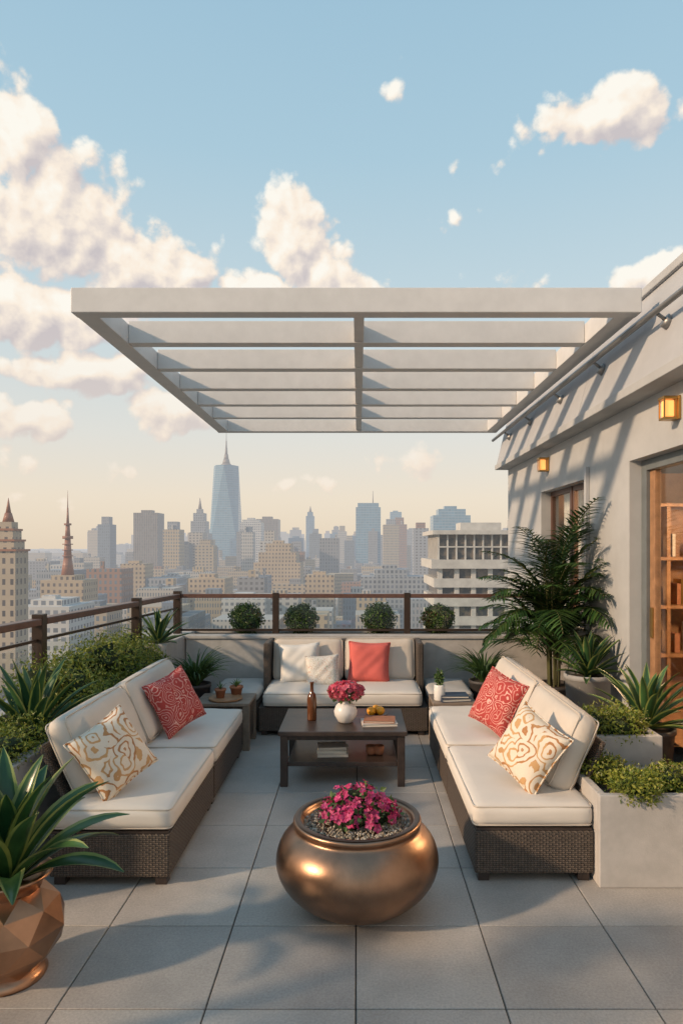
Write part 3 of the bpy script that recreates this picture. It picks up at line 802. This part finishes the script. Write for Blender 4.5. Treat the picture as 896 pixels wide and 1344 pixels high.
GZ=-70
def tower(name,boxes,mats,extra=None):
    q=B()
    for bxx in boxes:
        x0,x1,y0,y1,z0,z1=bxx[:6]; mi=bxx[6] if len(bxx)>6 else 0
        q.box(x0,x1,y0,y1,z0,z1,mi)
    x0,x1,y0,y1,z0,z1=boxes[-1][:6]; w=x1-x0
    if not extra: q.box(x0+w*.25,x1-w*.3,y0+w*.2,y0+w*.6,z1,z1+w*.12,0)
    if extra: extra(q)
    return q.obj(name,mats)
def sup(q):
    cx,cy=-236.5,1225
    def ring(h,z,mix):
        out=[]
        for k in range(8):
            sq=[(1,0),(1,1),(0,1),(-1,1),(-1,0),(-1,-1),(0,-1),(1,-1)][k]
            dm=[(1,0),(.5,.5),(0,1),(-.5,.5),(-1,0),(-.5,-.5),(0,-1),(.5,-.5)][k]
            p=(Vector(sq)*h).lerp(Vector(dm)*h,mix); out.append(q.bm.verts.new((cx+p.x,cy+p.y,z)))
        return out
    a=ring(26.5,-10,0); b_=ring(22,147,.6)
    for k in range(8):
        if k%2==0:
            q.bm.faces.new((a[k],a[(k+1)%8],b_[k])); q.bm.faces.new((a[(k+1)%8],b_[(k+1)%8],b_[k]))
        else:
            q.bm.faces.new((a[k],a[(k+1)%8],b_[(k+1)%8])); q.bm.faces.new((a[k],b_[(k+1)%8],b_[k]))
    q.bm.faces.new(b_)
    for k,(r0,z0,z1) in enumerate(((11,147,151),(7,151,159),(4.5,159,168),(2.5,168,180),(1.4,180,192),(.6,192,206))):
        q.cyl((cx,cy,z0),(cx,cy,z1),r0,r0*.75,10,1)
tower('supertall_glass_tower',[(-263,-210,1198,1252,GZ,-10)],[F_glass2,F_sp],sup)
tower('office_tower',[(-296,-264,900,930,GZ,47)],[F_brown])
tower('office_tower',[(-380,-351,1300,1330,GZ,26.5)],[F_glass])
tower('office_tower',[(-228,-198,800,828,GZ,5),(-222,-204,804,822,5,8.5)],[F_dark])
tower('art_deco_tower',[(-249,-220,1000,1030,GZ,22),(-246,-224,1003,1027,22,40),(-243,-227,1006,1024,40,52),(-239,-231,1010,1020,52,58)],[F_grey,F_sp],lambda q:q.cyl((-235,1015,58),(-235,1015,75),3,.3,8,1))
tower('apartment_tower',[(-173,-142,1000,1030,GZ,38),(-170,-146,1004,1026,38,42)],[F_white])
tower('office_tower',[(-172,-135,1150,1185,GZ,49)],[F_brown])
tower('office_tower',[(-205,-180,1090,1110,GZ,16)],[F_glass])
tower('masonry_apartment_building',[(-92,-51,600,640,GZ,-12),(-88,-55,603,637,-12,-3),(-82,-60,606,630,-3,5)],[F_beige])
tower('slender_tower',[(-115,-97,1500,1520,GZ,70),(-112,-100,1503,1517,70,79)],[F_glass,F_sp],lambda q:q.cyl((-106,1510,79),(-106,1510,92),3.5,.5,8,1))
tower('office_tower',[(-133,-104,1300,1330,GZ,19)],[F_glass])
tower('office_tower',[(-62,-41,1600,1625,GZ,42),(-58,-46,1604,1620,42,50)],[F_grey])
tower('glass_office_tower',[(-4,36,1100,1140,GZ,66),(-1,33,1103,1137,66,73)],[F_glass2,F_sp],lambda q:(q.cyl((24,1120,73),(24,1120,94),.9,.3,8,1)))
tower('office_tower',[(70,95,1500,1525,GZ,79)],[F_glass2])
tower('office_tower',[(98,120,1400,1425,GZ,38)],[F_grey])
tower('office_tower',[(118,140,1250,1275,GZ,14)],[F_dark])
tower('glass_office_tower',[(104,156,950,990,GZ,46),(112,150,955,985,46,55)],[F_glass2])
tower('office_tower',[(-20,2,1350,1375,GZ,22)],[F_glass])
tower('office_tower',[(40,62,1250,1275,GZ,24)],[F_grey])
tower('office_tower',[(-90,-68,1250,1275,GZ,26)],[F_dark])
tower('office_tower',[(-60,-36,1450,1480,GZ,30)],[F_glass])
tower('office_tower',[(-345,-322,1150,1175,GZ,14)],[F_grey])
tower('office_tower',[(-330,-300,1450,1475,GZ,36)],[F_glass2])
tower('office_tower',[(-440,-412,1500,1530,GZ,24)],[F_grey])
tower('apartment_block_distant',[(-174,-156,500,520,GZ,-10.5)],[F_beige])
tower('apartment_block_distant',[(-150,-134,520,545,GZ,-20)],[F_white])
tower('apartment_block_distant',[(-35,-16,450,475,GZ,-16.8)],[F_beige])
tower('apartment_block_distant',[(2,50,500,530,GZ,-20),(12,36,505,525,-20,-15)],[F_grey])
tower('apartment_block_distant',[(-112,-88,450,480,GZ,-19)],[F_beige])
tower('apartment_block_distant',[(-76,-52,380,400,GZ,-27)],[F_white])
tower('white_low_rise',[(-131,-110,260,285,GZ,-21),(-126,-114,263,280,-21,-18.5)],[F_white])
tower('apartment_block_distant',[(-85,-67,270,300,GZ,-26)],[F_dark])
def stw(q):
    for (h,z0,z1) in ((3.6,.8,4),(2.9,4,7.5),(2.1,7.5,10)): q.box(-114.8-h,-114.8+h,224.3-h,224.3+h,z0,z1,0)
    for (h,z) in ((4.9,.8),(3.9,4),(3.2,7.5)): q.box(-114.8-h,-114.8+h,224.3-h,224.3+h,z-.35,z+.3,1)
    q.cyl((-114.8,224.3,10),(-114.8,224.3,13),1.9,1.1,8,1); q.cyl((-114.8,224.3,13),(-114.8,224.3,18),.9,.05,8,1)
tower('stone_clock_tower',[(-119.2,-110.4,220,228.7,GZ,.5)],[F_stone,F_red],stw)
def rt(q):
    cx,cy=-149.6,352
    for (r0,r1,z0,z1) in ((3.2,2.0,-12.6,-4),(2.0,1.4,-4,6),(2.6,2.6,6,7.5),(1.3,1.0,7.5,13),(1.8,1.8,13,14),(.7,.35,14,22),(.25,.05,22,31)): q.cyl((cx,cy,z0),(cx,cy,z1),r0,r1,10,1)
    for z in (-8,-3,0,3): q.cyl((cx,cy,z),(cx,cy,z+.5),2.6,2.6,10,1)
tower('broadcast_spire',[(-160.5,-139,345,365,GZ,-15),(-156,-144,347,360,-15,-12.6)],[F_beige,F_red],rt)

# near banded building
q=B(); x0,x1,y0,y1=14.6,46,130,150
def slab(zt,zb,ins,mi): q.box(x0+ins,x1-ins,y0+ins,y1-ins,zb,zt,mi)
slab(5.0,4.2,-.5,0); slab(4.199,-.6,.9,1)
for k in range(19): q.box(x0+.6+k*1.7,x0+.9+k*1.7,y0+.55,y0+.85,-.6,4.19,0)
for k in range(11): q.box(x0+.55,x0+.85,y0+1.5+k*1.7,y0+1.8+k*1.7,-.6,4.19,0)
q.box(x0+.5,x1,y0+.5,y0+.9,1.7,1.95,0)
zz=-.601
for k in range(14):
    slab(zz,zz-1.7,-.25-(.5 if k==0 else 0),0); slab(zz-1.701,zz-3.6,.7,1)
    for j in range(10): q.box(x0+.5+j*3.2,x0+1.4+j*3.2,y0+.2,y0+.69,zz-3.6,zz-1.702,0)
    zz-=3.601
q.box(x0+1,x1-1,y0+1,y1-1,GZ,zz,0)
q.box(20,28,134,140,5.0,6.6,0); q.box(30,31.5,136,138,5.0,7.2,0)
m,nt,b=nmat('near_white_concrete'); nn_=noise(nt,objco(nt),.6,5); nt.links.new(ramp(nt,nn_.outputs[0],[(.3,(.42,.41,.39)),(.7,(.56,.55,.52))]),b.inputs['Base Color']); b.inputs['Roughness'].default_value=.8; haze_emission(nt,b.outputs[0]); F_nw=m
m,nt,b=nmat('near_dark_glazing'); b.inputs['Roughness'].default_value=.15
nn_=noise(nt,objco(nt),.9,2); nt.links.new(ramp(nt,nn_.outputs[0],[(.4,(.04,.05,.06)),(.6,(.14,.12,.10))]),b.inputs['Base Color']); haze_emission(nt,b.outputs[0]); F_ng=m
q.obj('terraced_white_building',[F_nw,F_ng])

V=[];F=[];MI=[]
def addbox(x0,x1,y0,y1,z0,z1,mi):
    o=len(V); V.extend([(x0,y0,z0),(x1,y0,z0),(x1,y1,z0),(x0,y1,z0),(x0,y0,z1),(x1,y0,z1),(x1,y1,z1),(x0,y1,z1)])
    for f in ((0,1,5,4),(1,2,6,5),(2,3,7,6),(3,0,4,7),(4,5,6,7)): F.append([o+k for k in f]); MI.append(mi)
rr=random.Random(21)
y=170
while y<5200:
    st=26+y*.012
    x=-y*.95
    while x<y*.75:
        w=st*rr.uniform(.5,.95); dpt=st*rr.uniform(.5,.85)
        if rr.random()<.88:
            hgt=rr.choice((16,20,24,28,34,40,46)) if rr.random()<.85 else rr.uniform(46,60)
            slim=False
            if 700<y<3500 and rr.random()<.20 and -.40*y<x<.3*y: hgt=rr.uniform(62,94+y*.016); slim=True
            if y<420: hgt=min(hgt+8,44)
            if not(y<200 and 5<x<60) and not (330<y<380 and -170<x<-130):
                mi=rr.choice((0,1))
                if slim: w*=.7; dpt*=.8
                addbox(x,x+w,y,y+dpt,GZ,GZ+hgt,mi)
                if slim and rr.random()<.5: addbox(x+w*.2,x+w*.8,y+dpt*.2,y+dpt*.8,GZ+hgt,GZ+hgt+rr.uniform(6,12),mi)
                elif rr.random()<.6: 
                    a=rr.uniform(.1,.5); addbox(x+w*a,x+w*(a+.3),y+dpt*.2,y+dpt*.6,GZ+hgt,GZ+hgt+rr.uniform(2,5),mi)
                if rr.random()<.5:
                    a=rr.uniform(.1,.8); addbox(x+w*a,x+w*a+2,y+2,y+4,GZ+hgt,GZ+hgt+rr.uniform(3,6),mi)
        x+=st*(1.0 if rr.random()<.85 else 1.5)
    y+=st*rr.uniform(1.0,1.4)
me=bpy.data.meshes.new('city'); me.from_pydata(V,[],F); me.polygons.foreach_set('material_index',np.array(MI,dtype=np.int32))
me.materials.append(F_mix); me.materials.append(F_mix2)
o=bpy.data.objects.new('distant_city_buildings',me); S.collection.objects.link(o)
pts=[]
for k in range(900):
    yy=rr.uniform(170,1600); xx=rr.uniform(-.7,.5)*yy; pts.append((xx,yy,GZ+6,rr.uniform(4,8),rr.uniform(4,8),rr.uniform(4,7)))
pr=core(pts,1.0); pr=[(V_,F_,0) for V_,F_,_ in pr]
m,nt,b=nmat('distant_trees'); b.inputs['Base Color'].default_value=(.05,.08,.03,1); haze_emission(nt,b.outputs[0]); arr_obj('distant_trees',pr,[m])
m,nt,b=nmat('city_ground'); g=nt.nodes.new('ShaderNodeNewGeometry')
c=ramp(nt,noise(nt,g.outputs['Position'],.01,6,.7).outputs[0],[(.35,(.07,.09,.05)),(.5,(.18,.17,.15)),(.65,(.26,.23,.2))]); nt.links.new(c,b.inputs['Base Color']); haze_emission(nt,b.outputs[0])
q=B(); q.box(-25000,25000,-25000,25000,GZ-2,GZ,0); q.obj('ground',[m])

# ------------------------------------------------------------ WORLD
SUN_EL=23; sd=Vector((-.91,-.40,0)).normalized()
saz=math.atan2(sd.x,sd.y)
W=bpy.data.worlds.new('World'); S.world=W; W.use_nodes=True; nt=W.node_tree; nt.nodes.clear()
out=nt.nodes.new('ShaderNodeOutputWorld')
sky=nt.nodes.new('ShaderNodeTexSky'); sky.sky_type='NISHITA'; sky.sun_disc=False; sky.sun_elevation=R(SUN_EL); sky.sun_rotation=saz%(2*math.pi)
sky.air_density=1.0; sky.dust_density=1.5; sky.ozone_density=1.0
bg1=nt.nodes.new('ShaderNodeBackground'); nt.links.new(sky.outputs[0],bg1.inputs[0]); bg1.inputs[1].default_value=.10
tc=nt.nodes.new('ShaderNodeTexCoord').outputs['Generated']
dirv=vmth(nt,'NORMALIZE',tc)
sp=nt.nodes.new('ShaderNodeSeparateXYZ'); nt.links.new(dirv,sp.inputs[0])
el=mth(nt,'MULTIPLY',mth(nt,'ARCSINE',sp.outputs[2]),57.2958)
az=mth(nt,'MULTIPLY',mth(nt,'ARCTAN2',sp.outputs[0],sp.outputs[1]),57.2958)
cP=nt.nodes.new('ShaderNodeCombineXYZ'); nt.links.new(az,cP.inputs[0]); nt.links.new(el,cP.inputs[1]); P=cP.outputs[0]
elf=mth(nt,'DIVIDE',el,90,clamp=True)
grad=ramp(nt,elf,[(0,(.90,.75,.58)),(.045,(.94,.81,.65)),(.10,(.84,.82,.75)),(.2,(.64,.77,.81)),(.33,(.46,.67,.79)),(.55,(.32,.55,.73)),(1,(.18,.36,.57))])
bg2=nt.nodes.new('ShaderNodeBackground'); nt.links.new(grad,bg2.inputs[0]); bg2.inputs[1].default_value=1.0
ms=nt.nodes.new('ShaderNodeMixShader'); ms.inputs[0].default_value=.84
nt.links.new(bg1.outputs[0],ms.inputs[1]); nt.links.new(bg2.outputs[0],ms.inputs[2])
big=[(-24.6,23.2,9,6.4),(-17.4,21.4,8,4.0),(-26.6,28.2,4.2,4.8),(-24.6,17.6,10,3.2),
 (-5.8,24.2,4.8,4.4),(-2.0,22.2,5.2,3.6),(-9,19.8,5,2.2),(19.8,30.4,7.4,2.6),
 (-21.5,13.6,8.5,2.1),(-26,10,5,2.2),(-15.3,10.8,5.4,2.2),(22.5,20.2,4.4,2.1),
 (-55,20,14,7),(60,24,16,7),(140,22,22,8),(-125,20,22,7)]
wisp=[(12.5,29.0,4.0,2.0),(7.6,29.0,2.4,3.6),(3.2,7.6,9.0,2.4),(-19.4,6.5,3.6,2.4),(-27.2,5.9,4.5,2.8),(11.4,20.4,7,2.0),(7.5,25.8,3,2.0),
 (-14.5,38.5,5,3.0),(-23,3.4,8,1.5),(-4,5.6,6,1.3),(2,34,3,2)]
def density(Pv,dv,det,fine):
    wn=noise(nt,dv,7,2,.5)
    Pw=vmth(nt,'ADD',Pv,vmth(nt,'MULTIPLY',vmth(nt,'SUBTRACT',wn.outputs[1],(.5,.5,.5)),(5.5,4.0,0)))
    def mn(bl):
        m=None
        for a,e,w,h in bl:
            d=vmth(nt,'LENGTH',vmth(nt,'MULTIPLY',vmth(nt,'SUBTRACT',Pw,(a,e,0)),(1/w,1/h,0)))
            m=d if m is None else mth(nt,'MINIMUM',m,d)
        return mth(nt,'SUBTRACT',1,m)
    mb=mth(nt,'MULTIPLY_ADD',mn(big),1.6,.10)
    mw=mth(nt,'MULTIPLY_ADD',mn(wisp),.85,-.24)
    m=mth(nt,'MAXIMUM',mth(nt,'MAXIMUM',mb,mw),-2)
    vo=nt.nodes.new('ShaderNodeTexVoronoi'); vo.feature='F1'; vo.inputs['Scale'].default_value=25; vo.inputs['Detail'].default_value=fine; vo.inputs['Roughness'].default_value=.6
    nt.links.new(vmth(nt,'ADD',dv,vmth(nt,'SCALE',wn.outputs[1],scale=.05)),vo.inputs['Vector'])
    n=noise(nt,dv,15,det,.62)
    t=mth(nt,'ADD',mth(nt,'MULTIPLY',mth(nt,'SUBTRACT',.45,vo.outputs['Distance']),.75),mth(nt,'MULTIPLY',mth(nt,'SUBTRACT',n.outputs[0],.5),2.0))
    return mth(nt,'ADD',m,t)
D1=density(P,dirv,8,1.5)
P2=vmth(nt,'ADD',P,(-.6,.9,0)); dv2=vmth(nt,'ADD',dirv,(-.0105,0,.0150))
D2=density(P2,dv2,4,1.0)
mask=nt.nodes.new('ShaderNodeMapRange'); mask.interpolation_type='SMOOTHSTEP'; mask.inputs[1].default_value=.0; mask.inputs[2].default_value=.42
nt.links.new(D1,mask.inputs[0])
lit=mth(nt,'MULTIPLY_ADD',mth(nt,'SUBTRACT',D1,D2),.80,.56,clamp=True)
ccol=ramp(nt,lit,[(0,(.60,.55,.56)),(.35,(.78,.70,.65)),(.65,(.98,.86,.73)),(1,(1.0,.96,.87))])
low=nt.nodes.new('ShaderNodeMapRange'); low.inputs[1].default_value=4; low.inputs[2].default_value=17; nt.links.new(el,low.inputs[0])
ccol=mixc(nt,low.outputs[0],mixc(nt,.45,ccol,(.92,.72,.56)),ccol)
bg3=nt.nodes.new('ShaderNodeBackground'); nt.links.new(ccol,bg3.inputs[0]); bg3.inputs[1].default_value=1.0
lowm=nt.nodes.new('ShaderNodeMapRange'); lowm.inputs[1].default_value=1; lowm.inputs[2].default_value=16; lowm.inputs[3].default_value=.55; lowm.inputs[4].default_value=.97; nt.links.new(el,lowm.inputs[0])
mf=mth(nt,'MULTIPLY',mask.outputs[0],lowm.outputs[0])
ms2=nt.nodes.new('ShaderNodeMixShader'); nt.links.new(mf,ms2.inputs[0]); nt.links.new(ms.outputs[0],ms2.inputs[1]); nt.links.new(bg3.outputs[0],ms2.inputs[2])
nt.links.new(ms2.outputs[0],out.inputs[0])

sl=bpy.data.lights.new('sun','SUN'); sl.energy=3.9; sl.angle=R(2.6); sl.color=(1,.71,.46)
so=bpy.data.objects.new('sun',sl); S.collection.objects.link(so)
d=Vector((-sd.x*math.cos(R(SUN_EL)),-sd.y*math.cos(R(SUN_EL)),-math.sin(R(SUN_EL))))
so.rotation_euler=d.to_track_quat('-Z','Y').to_euler(); so.location=(-8,-4,6)

cam=bpy.data.cameras.new('camera'); co=bpy.data.objects.new('camera',cam); S.collection.objects.link(co)
co.location=(0,0,1.8); co.rotation_euler=(R(90),0,0)
cam.sensor_fit='VERTICAL'; cam.sensor_height=36; cam.lens=24; cam.shift_y=.0342; cam.shift_x=-.0164
cam.clip_start=.05; cam.clip_end=60000
S.camera=co
S.view_settings.view_transform='Standard'; S.view_settings.look='None'; S.view_settings.exposure=0
